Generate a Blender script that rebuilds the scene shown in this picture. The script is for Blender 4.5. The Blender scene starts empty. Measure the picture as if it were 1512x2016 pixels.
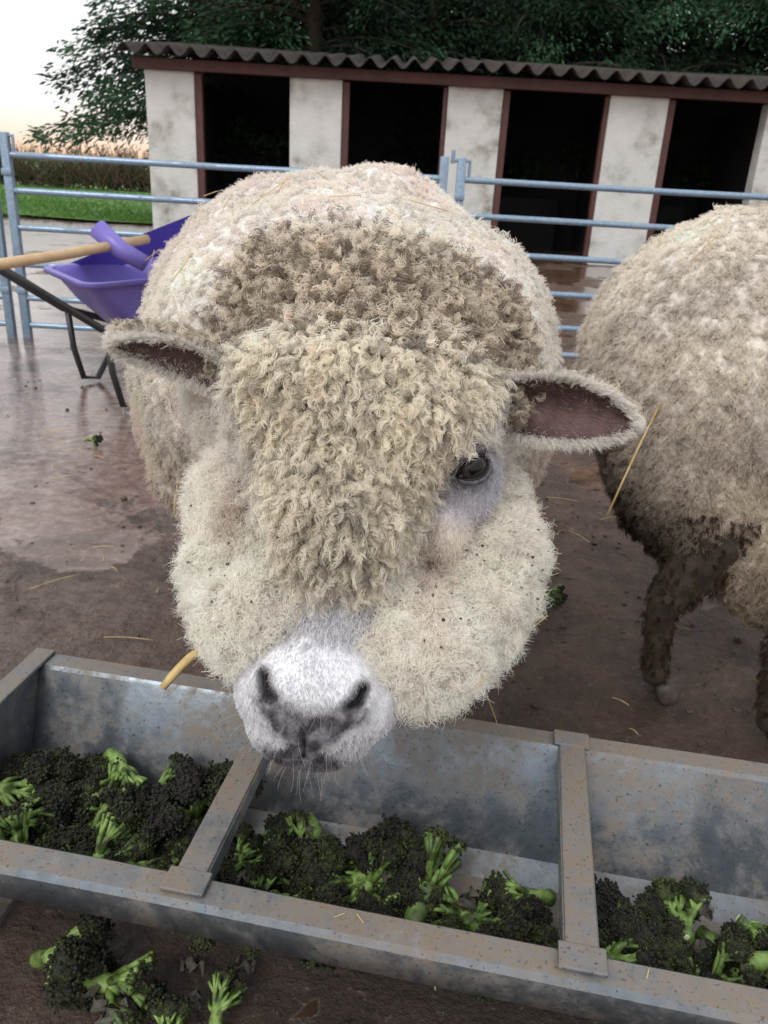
import bpy, bmesh, math, numpy as np
from mathutils import Vector, Matrix, Euler
rng=np.random.default_rng(7)
SC=bpy.context.scene
COL=SC.collection
# ------------------------------------------------------------------ helpers
def empty(name,parent=None,loc=(0,0,0)):
    o=bpy.data.objects.new(name,None); COL.objects.link(o); o.location=loc
    o.empty_display_size=.1
    if parent: o.parent=parent
    return o
def add_obj(name,data,parent=None):
    o=bpy.data.objects.new(name,data); COL.objects.link(o)
    if parent: o.parent=parent
    return o
class MB:
    def __init__(s): s.v=[];s.f=[];s.m=[];s.n=0
    def raw(s,V,F,mi=0):
        V=[tuple(map(float,p)) for p in V]
        s.v+=V; s.f+=[tuple(i+s.n for i in f) for f in F]; s.m+=[mi]*len(F); s.n+=len(V)
    def box(s,c,size,mi=0,M=None,bev=0.0):
        bm=bmesh.new(); bmesh.ops.create_cube(bm,size=1)
        for v in bm.verts: v.co=Vector((v.co.x*size[0],v.co.y*size[1],v.co.z*size[2]))
        if bev>0: bmesh.ops.bevel(bm,geom=bm.edges[:],offset=bev,segments=2,affect='EDGES',profile=.5)
        for v in bm.verts:
            v.co=v.co+Vector(c)
            if M is not None: v.co=M@v.co
        bm.verts.index_update()
        s.raw([v.co for v in bm.verts],[[v.index for v in f.verts] for f in bm.faces],mi); bm.free()
    def tube(s,pts,rad,seg=8,mi=0,cap=True,M=None,sq=(1,1)):
        P=np.array(pts,float); n=len(P)
        R=np.full(n,rad) if np.isscalar(rad) else np.array(rad,float)
        T=np.gradient(P,axis=0); T/=np.linalg.norm(T,axis=1)[:,None]+1e-9
        ref=np.array([0,0,1.]) if abs(T[0][2])<.9 else np.array([1.,0,0])
        V=[]
        a=np.linspace(0,2*np.pi,seg,endpoint=False)
        for i in range(n):
            x=np.cross(ref,T[i]); x/=np.linalg.norm(x)+1e-9; y=np.cross(T[i],x); ref=y
            V+=list(P[i]+R[i]*(np.cos(a)[:,None]*x*sq[0]+np.sin(a)[:,None]*y*sq[1]))
        if M is not None: V=[M@Vector(v) for v in V]
        F=[]
        for i in range(n-1):
            for j in range(seg):
                k=(j+1)%seg
                F.append((i*seg+j,i*seg+k,(i+1)*seg+k,(i+1)*seg+j))
        if cap: F.append(tuple(range(seg))[::-1]); F.append(tuple(range((n-1)*seg,n*seg)))
        s.raw(V,F,mi)
    def ico(s,c,r,sub=1,mi=0,rad=(1,1,1)):
        V,F=ICO[sub]
        s.raw(V*np.array(rad)*r+np.array(c),F,mi)
    def obj(s,name,mats,parent=None,smooth=True):
        me=bpy.data.meshes.new(name); me.from_pydata(s.v,[],s.f)
        for m in mats: me.materials.append(m)
        me.polygons.foreach_set('material_index',s.m)
        me.polygons.foreach_set('use_smooth',[smooth]*len(s.f)); me.update()
        o=add_obj(name,me,parent)
        return o
ICO={}
for sb in (1,2,3,4):
    bm=bmesh.new(); bmesh.ops.create_icosphere(bm,subdivisions=sb,radius=1)
    bm.verts.index_update()
    ICO[sb]=(np.array([v.co[:] for v in bm.verts]),[tuple(v.index for v in f.verts) for f in bm.faces]); bm.free()
def auto_smooth(o,ang=35):
    me=o.data
    bm=bmesh.new(); bm.from_mesh(me)
    for e in bm.edges:
        if len(e.link_faces)==2 and e.calc_face_angle(0)>math.radians(ang): e.smooth=False
    bm.to_mesh(me); bm.free()
def pn(P,scale,seed,oct=3):
    P=np.asarray(P,float); r=np.random.default_rng(seed); out=np.zeros(len(P)); amp=1;tot=0
    for o in range(oct):
        k=r.normal(size=(9,3)); k/=np.linalg.norm(k,axis=1)[:,None]; k*=scale*(2**o)*r.uniform(.6,1.4,(9,1)); ph=r.uniform(0,6.28,9)
        out+=amp*np.sin(P@k.T*6.283+ph).sum(1)/3.0; tot+=amp; amp*=.55
    return out/tot
def norm(a): return a/(np.linalg.norm(a,axis=-1,keepdims=True)+1e-9)
def sm(x,a,b):
    t=np.clip((x-a)/(b-a),0,1); return t*t*(3-2*t)
# ------------------------------------------------------------------ materials
def mk(name):
    m=bpy.data.materials.new(name); m.use_nodes=True; nt=m.node_tree
    return m,nt,nt.nodes['Principled BSDF']
def noise(nt,scale,detail=6,rough=.6,vec=None,dist=0):
    n=nt.nodes.new('ShaderNodeTexNoise'); n.inputs['Scale'].default_value=scale; n.inputs['Detail'].default_value=detail
    n.inputs['Roughness'].default_value=rough; n.inputs['Distortion'].default_value=dist
    if vec is not None: nt.links.new(vec,n.inputs['Vector'])
    return n.outputs['Fac']
def ramp(nt,fac,stops):
    r=nt.nodes.new('ShaderNodeValToRGB'); e=r.color_ramp.elements
    e[0].position=stops[0][0]; e[0].color=(*stops[0][1],1); e[1].position=stops[-1][0]; e[1].color=(*stops[-1][1],1)
    for p,c in stops[1:-1]:
        x=e.new(p); x.color=(*c,1)
    nt.links.new(fac,r.inputs[0]); return r.outputs[0]
def mix(nt,fac,a,b):
    m=nt.nodes.new('ShaderNodeMix'); m.data_type='RGBA'
    for s,v in ((0,fac),(6,a),(7,b)):
        if isinstance(v,(int,float)): m.inputs[s].default_value=v
        elif isinstance(v,tuple): m.inputs[s].default_value=(*v,1)
        else: nt.links.new(v,m.inputs[s])
    return m.outputs[2]
def mth(nt,op,a,b=None,clamp=False):
    m=nt.nodes.new('ShaderNodeMath'); m.operation=op; m.use_clamp=clamp
    for i,v in enumerate((a,b)):
        if v is None: continue
        if isinstance(v,(int,float)): m.inputs[i].default_value=v
        else: nt.links.new(v,m.inputs[i])
    return m.outputs[0]
def mapr(nt,v,a,b,c=0,d=1):
    m=nt.nodes.new('ShaderNodeMapRange'); nt.links.new(v,m.inputs[0])
    for i,x in enumerate((a,b,c,d)): m.inputs[i+1].default_value=x
    m.interpolation_type='SMOOTHSTEP'; return m.outputs[0]
def bump(nt,b,h,strength=.5,dist=.01,prev=None):
    n=nt.nodes.new('ShaderNodeBump'); n.inputs['Strength'].default_value=strength; n.inputs['Distance'].default_value=dist
    nt.links.new(h,n.inputs['Height'])
    if prev is not None: nt.links.new(prev,n.inputs['Normal'])
    if b is not None: nt.links.new(n.outputs[0],b.inputs['Normal'])
    return n.outputs[0]
def pos(nt): return nt.nodes.new('ShaderNodeNewGeometry').outputs['Position']
def objc(nt): return nt.nodes.new('ShaderNodeTexCoord').outputs['Object']
def simple(name,stops,scale=8,rough=.6,bs=.3,bd=.004,bscale=None,metal=0,detail=6,spec=.5):
    m,nt,b=mk(name); p=objc(nt)
    n=noise(nt,scale,detail,.6,p)
    nt.links.new(ramp(nt,n,stops),b.inputs['Base Color'])
    b.inputs['Roughness'].default_value=rough; b.inputs['Metallic'].default_value=metal
    b.inputs['Specular IOR Level'].default_value=spec
    bump(nt,b,noise(nt,bscale or scale*4,5,.6,p),bs,bd)
    return m
def galv(name,dirt=.5,base=(.30,.34,.38),top=0.0,metal=.35):
    m,nt,b=mk(name); p=pos(nt)
    v=nt.nodes.new('ShaderNodeTexVoronoi'); v.inputs['Scale'].default_value=60; nt.links.new(p,v.inputs['Vector'])
    c1=mix(nt,mapr(nt,v.outputs['Distance'],0,1),base,tuple(x*1.3 for x in base))
    n=noise(nt,7,8,.7,p,.4); n2=noise(nt,55,5,.7,p)
    d=mth(nt,'MULTIPLY',mapr(nt,n,.5-.16*dirt,.63),mapr(nt,n2,.3,.7,.3,1))
    gn=nt.nodes.new('ShaderNodeNewGeometry'); s3=nt.nodes.new('ShaderNodeSeparateXYZ'); nt.links.new(gn.outputs['Normal'],s3.inputs[0])
    up=mth(nt,'MULTIPLY',mapr(nt,s3.outputs[2],.75,.95),mapr(nt,n,.34,.54,.40,top)) if top else None
    if up is not None: d=mth(nt,'MAXIMUM',d,mth(nt,'MULTIPLY',up,mapr(nt,n2,.3,.6,.6,1)))
    c2=mix(nt,mth(nt,'MULTIPLY',d,min(1,dirt*1.15)),c1,(.20,.158,.118))
    n5=noise(nt,14,7,.8,p,.3); c2=mix(nt,mth(nt,'MULTIPLY',mapr(nt,n5,.54,.68),.30),c2,(.25,.31,.38))
    sp=mapr(nt,noise(nt,240,3,.6,p),.60,.68)
    c3=mix(nt,mth(nt,'MULTIPLY',sp,.7),c2,(.04,.034,.028))
    nt.links.new(c3,b.inputs['Base Color'])
    nt.links.new(mapr(nt,d,0,.8,metal,.0),b.inputs['Metallic'])
    nt.links.new(mapr(nt,d,0,.8,.30,.75),b.inputs['Roughness'])
    bump(nt,b,n2,.3,.002)
    return m
M_galv=galv('galvanised_steel',.85,(.13,.155,.18),1.0,.6); M_galv2=galv('galvanised_tube',.2,(.20,.28,.37))
M_white=simple('painted_block',[(.30,(.22,.21,.185)),(.40,(.42,.415,.39)),(.50,(.53,.53,.515)),(.75,(.60,.60,.595))],3.2,.8,.6,.014,35,detail=9)
M_red=simple('red_timber',[(.3,(.05,.018,.016)),(.7,(.095,.032,.027))],6,.6,.3,.003,30)
M_roof=simple('corrugated_sheet',[(.3,(.016,.013,.011)),(.55,(.045,.037,.032)),(.75,(.042,.048,.028))],5,.85,.5,.006,50)
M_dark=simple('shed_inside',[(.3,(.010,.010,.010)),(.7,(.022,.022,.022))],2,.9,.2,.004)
M_purple=simple('purple_plastic',[(.3,(.13,.10,.38)),(.7,(.20,.16,.52))],5,.40,.1,.001)
M_wood=simple('ash_wood',[(.3,(.46,.31,.17)),(.7,(.58,.41,.24))],20,.55,.1,.001)
M_black=simple('black_tube',[(.3,(.012,.012,.014)),(.7,(.03,.03,.03))],5,.4,.1,.001)
M_bark=simple('bark',[(.3,(.02,.015,.011)),(.7,(.05,.036,.027))],9,.9,.6,.02,20)
M_straw=simple('straw',[(.3,(.42,.28,.10)),(.7,(.62,.47,.22))],40,.6,.1,.0005)
def attr_mat(name,rough=.8,transl=.3,mulnoise=None,spec=.2):
    m,nt,b=mk(name)
    a=nt.nodes.new('ShaderNodeAttribute'); a.attribute_name='col'
    out=nt.nodes['Material Output']
    c=a.outputs['Color']
    if mulnoise:
        n=noise(nt,mulnoise,4,.6,pos(nt)); c=mix(nt,mapr(nt,n,.35,.65),mix(nt,.35,c,(0,0,0)),c)
        bump(nt,b,n,.8,.006)
    nt.links.new(c,b.inputs['Base Color']); b.inputs['Roughness'].default_value=rough; b.inputs['Specular IOR Level'].default_value=spec
    if transl>0:
        t=nt.nodes.new('ShaderNodeBsdfTranslucent'); nt.links.new(c,t.inputs['Color'])
        ms=nt.nodes.new('ShaderNodeMixShader'); ms.inputs[0].default_value=transl
        nt.links.new(b.outputs[0],ms.inputs[1]); nt.links.new(t.outputs[0],ms.inputs[2]); nt.links.new(ms.outputs[0],out.inputs[0])
    return m
M_wool=attr_mat('wool_strands',.9,.35,None,.1)
M_woolbase=attr_mat('wool_base',.95,0,90,.05)
M_skin=attr_mat('muzzle_skin',.6,0,None,.3)
M_blade=attr_mat('grass_blades',.6,.3)
M_leaf=attr_mat('conifer_foliage',.7,.25)
M_twig=attr_mat('hedge_twigs',.8,0)
# ------------------------------------------------------------------ camera
H=.90
pch=math.radians(22.7); ro=math.radians(3.2)
r_=Vector((1,0,0)); u_=Vector((0,math.sin(pch),math.cos(pch))); f_=Vector((0,math.cos(pch),-math.sin(pch)))
Rv=math.cos(ro)*r_+math.sin(ro)*u_; Uv=-math.sin(ro)*r_+math.cos(ro)*u_
cam=bpy.data.cameras.new('camera'); co=add_obj('camera',cam)
Mc=Matrix.Identity(4)
for i in range(3):
    Mc[i][0]=Rv[i]; Mc[i][1]=Uv[i]; Mc[i][2]=-f_[i]
Mc[0][3],Mc[1][3],Mc[2][3]=0,0,H
co.matrix_world=Mc
cam.sensor_fit='VERTICAL'; cam.sensor_height=24; cam.sensor_width=18
cam.lens=12/(1008/1582); cam.clip_start=.02; cam.clip_end=2000
cam.dof.use_dof=True; cam.dof.focus_distance=.70; cam.dof.aperture_fstop=11
SC.camera=co
# ------------------------------------------------------------------ world + sun (bright thin overcast)
w=bpy.data.worlds.new('World'); SC.world=w; w.use_nodes=True; nt=w.node_tree
bg=nt.nodes['Background']; sky=nt.nodes.new('ShaderNodeTexSky'); sky.sky_type='NISHITA'; sky.sun_disc=False
SE,SR=46,-150
sky.sun_elevation=math.radians(SE); sky.sun_rotation=math.radians(SR); sky.air_density=1.0; sky.dust_density=3; sky.ozone_density=1
tc=nt.nodes.new('ShaderNodeTexCoord'); sp=nt.nodes.new('ShaderNodeSeparateXYZ'); nt.links.new(tc.outputs['Generated'],sp.inputs[0])
cl=noise(nt,1.6,5,.55,tc.outputs['Generated'])
hz=ramp(nt,sp.outputs[2],[(0,(.98,.60,.38)),(.022,(.98,.79,.65)),(.06,(.96,.94,.93)),(1,(.92,.96,1.0))])
cv_=nt.nodes.new('ShaderNodeVectorMath'); cv_.operation='SCALE'; nt.links.new(hz,cv_.inputs[0])
nt.links.new(mapr(nt,cl,.3,.7,8.3,9.6),cv_.inputs['Scale'])
nt.links.new(mix(nt,.85,sky.outputs[0],cv_.outputs[0]),bg.inputs[0]); bg.inputs[1].default_value=.15
sl=bpy.data.lights.new('sun','SUN'); sl.energy=1.5; sl.angle=math.radians(24); sl.color=(1,.98,.96)
so=add_obj('sun',sl)
sd=Vector((math.sin(math.radians(SR))*math.cos(math.radians(SE)),math.cos(math.radians(SR))*math.cos(math.radians(SE)),math.sin(math.radians(SE))))
so.rotation_mode='QUATERNION'; so.rotation_quaternion=sd.to_track_quat('Z','Y')
SC.view_settings.view_transform='Standard'; SC.view_settings.look='None'; SC.view_settings.exposure=0
# ------------------------------------------------------------------ ground
n=300
g=np.linspace(-1,1,n); gx=np.sinh(g*6.2)/np.sinh(6.2)*250
gy=np.sinh((np.linspace(-.55,1,n))*6.2)/np.sinh(6.2)*300+.9
X,Y=np.meshgrid(gx,gy); P=np.stack([X.ravel(),Y.ravel(),np.zeros(X.size)],1)
amp=.009*np.exp(-(np.hypot(P[:,0],P[:,1]-1.5)/4)**2)
P[:,2]=amp*pn(P,2.2,3,4)
F=[(j*n+i,j*n+i+1,(j+1)*n+i+1,(j+1)*n+i) for j in range(n-1) for i in range(n-1)]
mb=MB(); mb.raw(P,F)
m,nt,b=mk('wet_muddy_concrete'); p=pos(nt)
sx=nt.nodes.new('ShaderNodeSeparateXYZ'); nt.links.new(p,sx.inputs[0]); x,y=sx.outputs[0],sx.outputs[1]
n1=noise(nt,1.3,8,.6,p,.4); n2=noise(nt,9,8,.7,p); n3=noise(nt,70,5,.7,p); n6=noise(nt,28,7,.75,p)
c=ramp(nt,n2,[(.3,(.065,.036,.024)),(.5,(.14,.080,.052)),(.7,(.22,.14,.097))])
left=mapr(nt,mth(nt,'ADD',x,mth(nt,'MULTIPLY',n1,1.2)),.6,-.5)
c=mix(nt,mth(nt,'MULTIPLY',left,.8),c,ramp(nt,n6,[(.32,(.10,.063,.050)),(.5,(.23,.165,.14)),(.68,(.37,.295,.265))]))
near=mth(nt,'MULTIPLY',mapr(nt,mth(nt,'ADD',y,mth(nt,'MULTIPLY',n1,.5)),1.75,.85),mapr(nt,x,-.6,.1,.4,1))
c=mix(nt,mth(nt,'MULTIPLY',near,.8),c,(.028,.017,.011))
dk=mapr(nt,noise(nt,3.5,9,.75,p,.6),.49,.60)
c=mix(nt,mth(nt,'MULTIPLY',dk,.65),c,(.045,.027,.019))
pe=mapr(nt,n3,.58,.68); c=mix(nt,mth(nt,'MULTIPLY',pe,.5),c,(.32,.26,.22))
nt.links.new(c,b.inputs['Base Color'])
far=mth(nt,'MULTIPLY',mapr(nt,y,1.7,3.0),mapr(nt,x,.6,-.6,.55,1))
pud=mapr(nt,mth(nt,'ADD',noise(nt,1.3,6,.6,p,.3),mth(nt,'MULTIPLY',far,.15)),.535,.565)
rg=mth(nt,'ADD',mapr(nt,n6,.35,.65,.12,.50),mapr(nt,x,-.3,.4,0,.14))
mr=nt.nodes.new('ShaderNodeMix'); nt.links.new(pud,mr.inputs[0]); nt.links.new(rg,mr.inputs[2]); mr.inputs[3].default_value=.03
nt.links.new(mr.outputs[0],b.inputs['Roughness'])
b.inputs['Specular IOR Level'].default_value=.6
hh=mth(nt,'ADD',mth(nt,'MULTIPLY',n2,1.2),mth(nt,'ADD',mth(nt,'MULTIPLY',n3,.4),mth(nt,'MULTIPLY',n6,1.2)))
wv=nt.nodes.new('ShaderNodeTexWave'); wv.inputs['Scale'].default_value=1.5; wv.inputs['Distortion'].default_value=11; wv.inputs['Detail'].default_value=5; wv.inputs['Detail Scale'].default_value=1.8
wv.bands_direction='DIAGONAL'; nt.links.new(p,wv.inputs['Vector'])
hh=mth(nt,'ADD',hh,mth(nt,'MULTIPLY',mapr(nt,wv.outputs['Fac'],0,.25),.35))
bp=nt.nodes.new('ShaderNodeBump'); bp.inputs['Distance'].default_value=.028; nt.links.new(hh,bp.inputs['Height'])
nt.links.new(mapr(nt,pud,0,1,1.0,.05),bp.inputs['Strength']); nt.links.new(bp.outputs[0],b.inputs['Normal'])
ground=mb.obj('ground',[m])
# mud clods and crumbs
mb=MB(); r=np.random.default_rng(55)
for i in range(1500):
    cx=r.normal(0,.12); 
    if r.uniform()<.6: x_,y_=r.uniform(.0,1.6),r.uniform(.95,2.6)
    else: x_,y_=r.uniform(-1.8,1.8),r.uniform(.45,3.6)
    rr_=abs(r.normal(0,.0035))+.0012
    mb.ico((x_+.3*cx,y_,rr_*.2),rr_,1,0,(r.uniform(.7,1.6),r.uniform(.7,1.6),r.uniform(.4,.8)))
mb.obj('mud_crumbs',[simple('wet_mud',[(.3,(.025,.016,.011)),(.55,(.07,.045,.03)),(.7,(.17,.12,.085))],3,.5,.4,.002,90)])
mb=MB(); nx,ny=60,60
xs=np.linspace(-120,-2.6,nx); ys=13.2+(np.linspace(0,1,ny)**2.2)*230
V=[(a,c2+ .25*math.sin(a*1.7) ,.03+.02*math.sin(a*.9+c2)) for c2 in ys for a in xs]
mb.raw(V,[(j*nx+i,j*nx+i+1,(j+1)*nx+i+1,(j+1)*nx+i) for j in range(ny-1) for i in range(nx-1)])
field=mb.obj('grass_field',[simple('grass_ground',[(.3,(.05,.12,.02)),(.5,(.09,.20,.035)),(.75,(.13,.25,.05))],.6,.8,.7,.05,12)])
# ------------------------------------------------------------------ hair curve builder
class Hair:
    def __init__(s): s.P=[];s.C=[];s.R=[];s.S=[]
    def add(s,Pos,Colr,Rad):
        s.P.append(Pos.reshape(-1,3)); s.C.append(Colr.reshape(-1,3)); s.R.append(Rad.reshape(-1)); s.S+= [Pos.shape[1]]*Pos.shape[0]
    def obj(s,name,mat,parent=None):
        cv=bpy.data.hair_curves.new(name); cv.add_curves(s.S)
        P=np.concatenate(s.P).astype(np.float32); C=np.concatenate(s.C); R=np.concatenate(s.R).astype(np.float32)
        cv.attributes['position'].data.foreach_set('vector',P.ravel())
        ra=cv.attributes.get('radius') or cv.attributes.new('radius','FLOAT','POINT'); ra.data.foreach_set('value',R)
        ca=cv.attributes.new('col','FLOAT_COLOR','POINT')
        C4=np.ones((len(C),4),np.float32); C4[:,:3]=np.clip(C,0,.93); ca.data.foreach_set('color',C4.ravel())
        cv.materials.append(mat)
        return add_obj(name,cv,parent)
def frames(D):
    ref=np.where(np.abs(D[:,2:3])<.9,np.array([[0,0,1.]]),np.array([[1.,0,0]]))
    t1=norm(np.cross(ref,D)); return t1,np.cross(D,t1)
def locks(hair,P,N,L,m,r,k,curl,turns,frizz,comb,col,tip,rad,conv=.6,grav=.0,tippow=1.5,seed=1,dn=.18,rootdark=.65):
    rg_=np.random.default_rng(seed); K=len(P)
    L=np.broadcast_to(L,(K,))*rg_.uniform(.7,1.25,K); D=norm(N+comb+rg_.normal(0,dn,(K,3))); t1,t2=frames(D)
    ph=rg_.uniform(0,6.28,K); tn=turns*rg_.uniform(.6,1.4,K)*rg_.choice([-1,1],K); cr=curl*rg_.uniform(.6,1.4,K)
    s=np.linspace(0,1,k)
    ang=ph[:,None,None]+rg_.normal(0,.35,(K,m,1))+2*np.pi*tn[:,None,None]*s
    A=(cr[:,None,None]*s**.7)*np.cos(ang); B=(cr[:,None,None]*s**.7)*np.sin(ang)
    q=r*np.sqrt(rg_.uniform(0,1,(K,m))); th=rg_.uniform(0,6.28,(K,m)); sh=(1-conv*s**.8)
    A=A+(q*np.cos(th))[:,:,None]*sh; B=B+(q*np.sin(th))[:,:,None]*sh
    ln=L[:,None]*rg_.uniform(.75,1.15,(K,m))
    along=ln[:,:,None]*s*(1-.15*s)
    Pos=P[:,None,None,:]+D[:,None,None,:]*along[...,None]+t1[:,None,None,:]*A[...,None]+t2[:,None,None,:]*B[...,None]
    Pos=Pos+np.cumsum(rg_.normal(0,frizz,(K,m,k,3)),axis=2)*s[None,None,:,None]
    Pos[...,2]-=grav*ln[:,:,None]*s**2
    c=col[:,None,None,:]*rg_.uniform(.9,1.08,(K,m,1,1)); tp=tip[:,None,None,:]
    ww=(s**tippow)[None,None,:,None]; C=c*(1-ww)+tp*ww
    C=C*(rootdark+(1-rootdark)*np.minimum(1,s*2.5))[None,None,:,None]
    Rr=np.broadcast_to(rad*(1-.55*s),(K,m,k))
    hair.add(Pos.reshape(K*m,k,3),C.reshape(K*m,k,3),np.ascontiguousarray(Rr).reshape(K*m,k))
# ------------------------------------------------------------------ blob surfaces
def blob(name,ells,voxel,it,mat,parent=None):
    mb=MB()
    for c,r,M in ells:
        V,F=ICO[4]; V=V*np.array(r)+np.array(c)
        if M is not None: V=np.array([(M@Vector(v))[:] for v in V])
        mb.raw(V,F)
    o=mb.obj(name+'_t',[])
    md=o.modifiers.new('r','REMESH'); md.mode='VOXEL'; md.voxel_size=voxel
    md=o.modifiers.new('s','SMOOTH'); md.factor=.5; md.iterations=it
    dg=bpy.context.evaluated_depsgraph_get(); dg.update()
    me=bpy.data.meshes.new_from_object(o.evaluated_get(dg)); me.name=name
    bpy.data.objects.remove(o)
    me.materials.clear(); me.materials.append(mat)
    me.polygons.foreach_set('use_smooth',[True]*len(me.polygons))
    return add_obj(name,me,parent)
def getv(me):
    a=np.empty(len(me.vertices)*3); me.vertices.foreach_get('co',a); return a.reshape(-1,3)
def getn(me):
    a=np.empty(len(me.vertices)*3); me.vertices.foreach_get('normal',a); return a.reshape(-1,3)
def setv(me,V): me.vertices.foreach_set('co',V.ravel()); me.update()
def setcol(me,C):
    a=me.attributes.get('col') or me.attributes.new('col','FLOAT_COLOR','POINT')
    c=np.ones((len(C),4),np.float32); c[:,:3]=np.clip(C,0,1); a.data.foreach_set('color',c.ravel())
def sample(me,n,seed,wfn=None):
    r=np.random.default_rng(seed); me.calc_loop_triangles()
    T=np.empty(len(me.loop_triangles)*3,np.int32); me.loop_triangles.foreach_get('vertices',T); T=T.reshape(-1,3)
    V=getv(me); Nn=getn(me); A,B,C=V[T[:,0]],V[T[:,1]],V[T[:,2]]
    ar=np.linalg.norm(np.cross(B-A,C-A),axis=1)
    if wfn is not None: ar=ar*wfn((A+B+C)/3)
    i=r.choice(len(T),n,p=ar/ar.sum()); a=np.sqrt(r.uniform(0,1,n)); bb=r.uniform(0,1,n)
    w0,w1,w2=(1-a)[:,None],(a*(1-bb))[:,None],(a*bb)[:,None]
    return A[i]*w0+B[i]*w1+C[i]*w2, norm(Nn[T[i,0]]*w0+Nn[T[i,1]]*w1+Nn[T[i,2]]*w2)
# ------------------------------------------------------------------ sheep 1
ha=math.radians(4.8)
HU=math.cos(ha)*u_+math.sin(ha)*r_; HR=math.cos(ha)*r_-math.sin(ha)*u_; HF=-f_
HO=Vector((-.028,.739,.594))
MH=Matrix.Identity(4)
for i in range(3): MH[i][0]=HR[i];MH[i][1]=HU[i];MH[i][2]=HF[i];MH[i][3]=HO[i]
MHn=np.array(MH); MHi=np.linalg.inv(MHn)
def toL(P): return (P@MHi[:3,:3].T)+MHi[:3,3]
def toW(P): P=np.asarray(P,float); return (P@MHn[:3,:3].T)+MHn[:3,3]
sheep=empty('sheep')
E=[((-.06,1.14,.61),(.30,.28,.27),None),((-.09,1.40,.61),(.335,.38,.295),None),((-.12,1.72,.61),(.31,.30,.285),None),
   ((-.04,.96,.66),(.20,.20,.19),None),((-.03,.87,.70),(.14,.16,.12),None),
   ((0,.05,-.01),(.118,.125,.10),MH),((-.005,.090,.050),(.122,.087,.075),MH),((-.012,.01,.075),(.062,.085,.055),MH),
   ((-.090,-.045,-.030),(.068,.100,.075),MH),((-.080,-.112,.044),(.047,.053,.056),MH),((-.105,-.085,-.005),(.055,.055,.055),MH),((-.115,-.01,-.03),(.05,.06,.06),MH),
   ((.110,-.035,-.030),(.082,.105,.075),MH),((.072,-.118,.048),(.060,.056,.058),MH),((.125,-.085,-.005),(.055,.056,.058),MH),((0,-.06,.05),(.055,.07,.042),MH)]
body=blob('fleece_body',E,.007,4,M_woolbase,sheep)
me=body.data; V=getv(me); Nn=getn(me)
LV=toL(V); headm=sm(LV[:,2],-.16,-.04)*sm(-np.abs(LV[:,0]),-.3,-.22)
amp=.014*(1-headm)+.006*headm
V=V+Nn*(amp*pn(V,5,11,3)+.003*pn(V,22,12,2)+headm*.006*pn(V,11,13,2))[:,None]; setv(me,V)
def bodycol(P):
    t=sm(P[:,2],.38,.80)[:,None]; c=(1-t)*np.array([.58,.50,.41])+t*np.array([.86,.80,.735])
    nz=pn(P,3.5,21,3)[:,None]; c=c*(1+.09*nz); c=c+np.array([.022,-.012,-.002])*pn(P,5,23,2)[:,None]
    return np.clip(c,.04,.90)
def headreg(P):
    L=toL(P); x,y,z=L[:,0],L[:,1],L[:,2]
    tt=np.clip(y+.05,0,.2); wlim=.036+.30*tt+.9*tt*tt
    top=sm(y,-.075,-.045)*sm(wlim-np.abs(x+.010),-.012,.012)*sm(z,-.03,.02)
    head=sm(z,-.17,-.07)*sm(.30-np.linalg.norm(L,axis=1),0,.05)
    poll=sm(y,.120,.165)*sm(z,-.21,-.11)*sm(.21-np.abs(x),0,.08)*sm(.16-(y-.12),-.05,.05)
    return L,head*(1-poll),top*head*(1-poll),poll
def woolcol(P):
    L,head,top,poll=headreg(P); c=bodycol(P)
    nz=pn(P,14,31,3)[:,None]; nz2=pn(P,30,32,2)[:,None]
    ch=np.array([.92,.875,.80])*(1+.03*nz); ch=ch*(1-.16*sm(L[:,1],-.01,.06)[:,None]*(1-top[:,None]))
    st=np.exp(-(((L[:,0]-.078)/.016)**2+((L[:,1]+.035)/.045)**2))[:,None]*(.65+.35*nz2); st=np.clip(st,0,1); ch=ch*(1-st)+st*np.array([.55,.41,.34])
    st=np.exp(-(((L[:,0]+.112)/.012)**2+((L[:,1]+.02)/.03)**2))[:,None]*(.6+.4*nz2); st=np.clip(st,0,1); ch=ch*(1-st)+st*np.array([.50,.39,.32])
    tp=np.array([.74,.67,.555])*(1+.15*nz+.10*nz2)
    hi=sm(L[:,1],.10,.15)[:,None]; tp=tp*(1-hi)+hi*np.array([.87,.81,.68])
    lo_=np.exp(-((L[:,0]+.012)/.04)**2)*sm(-L[:,1],-.05,.02); tp=tp*(1-.25*lo_[:,None])
    pl=np.array([.52,.455,.375])*(1+.22*nz2)
    c=c*(1-head[:,None])+ch*head[:,None]
    c=c*(1-top[:,None])+tp*top[:,None]
    c=c*(1-poll[:,None])+pl*poll[:,None]
    return np.clip(c,.03,.93)
setcol(me,woolcol(V)*.90)
hair=Hair()
def camside(P):
    return np.where(P[:,2]<.3,.3,1.0)*np.where(P[:,1]>1.75,.25,1.0)
def facemask(P):
    L=toL(P); e=((L[:,0]-.106)/.022)**2+((L[:,1]-.044)/.030)**2
    mz=((L[:,0]+.010)/.070)**2+((L[:,1]+.174)/.064)**2
    return np.where((e<1)&(L[:,2]>0),0,1.)*np.where((mz<1)&(L[:,2]>-.02),0,1.)
def wb(P):
    L,h,t,p=headreg(P); return camside(P)*(1-h)*(1-p)+1e-6
P1,N1=sample(me,23000,1,wb); c=woolcol(P1); tipc=c*np.array([1.0,.98,.95])
dirty=(np.random.default_rng(5).uniform(0,1,len(P1))<.06)[:,None]; tipc=np.where(dirty,tipc*.5,tipc)
locks(hair,P1,N1,.0105,7,.0065,6,.0020,1.0,.0007,np.array([0,0,-.25]),c,tipc,.00042,.5,.2,seed=2,dn=.3,rootdark=.7)
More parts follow.
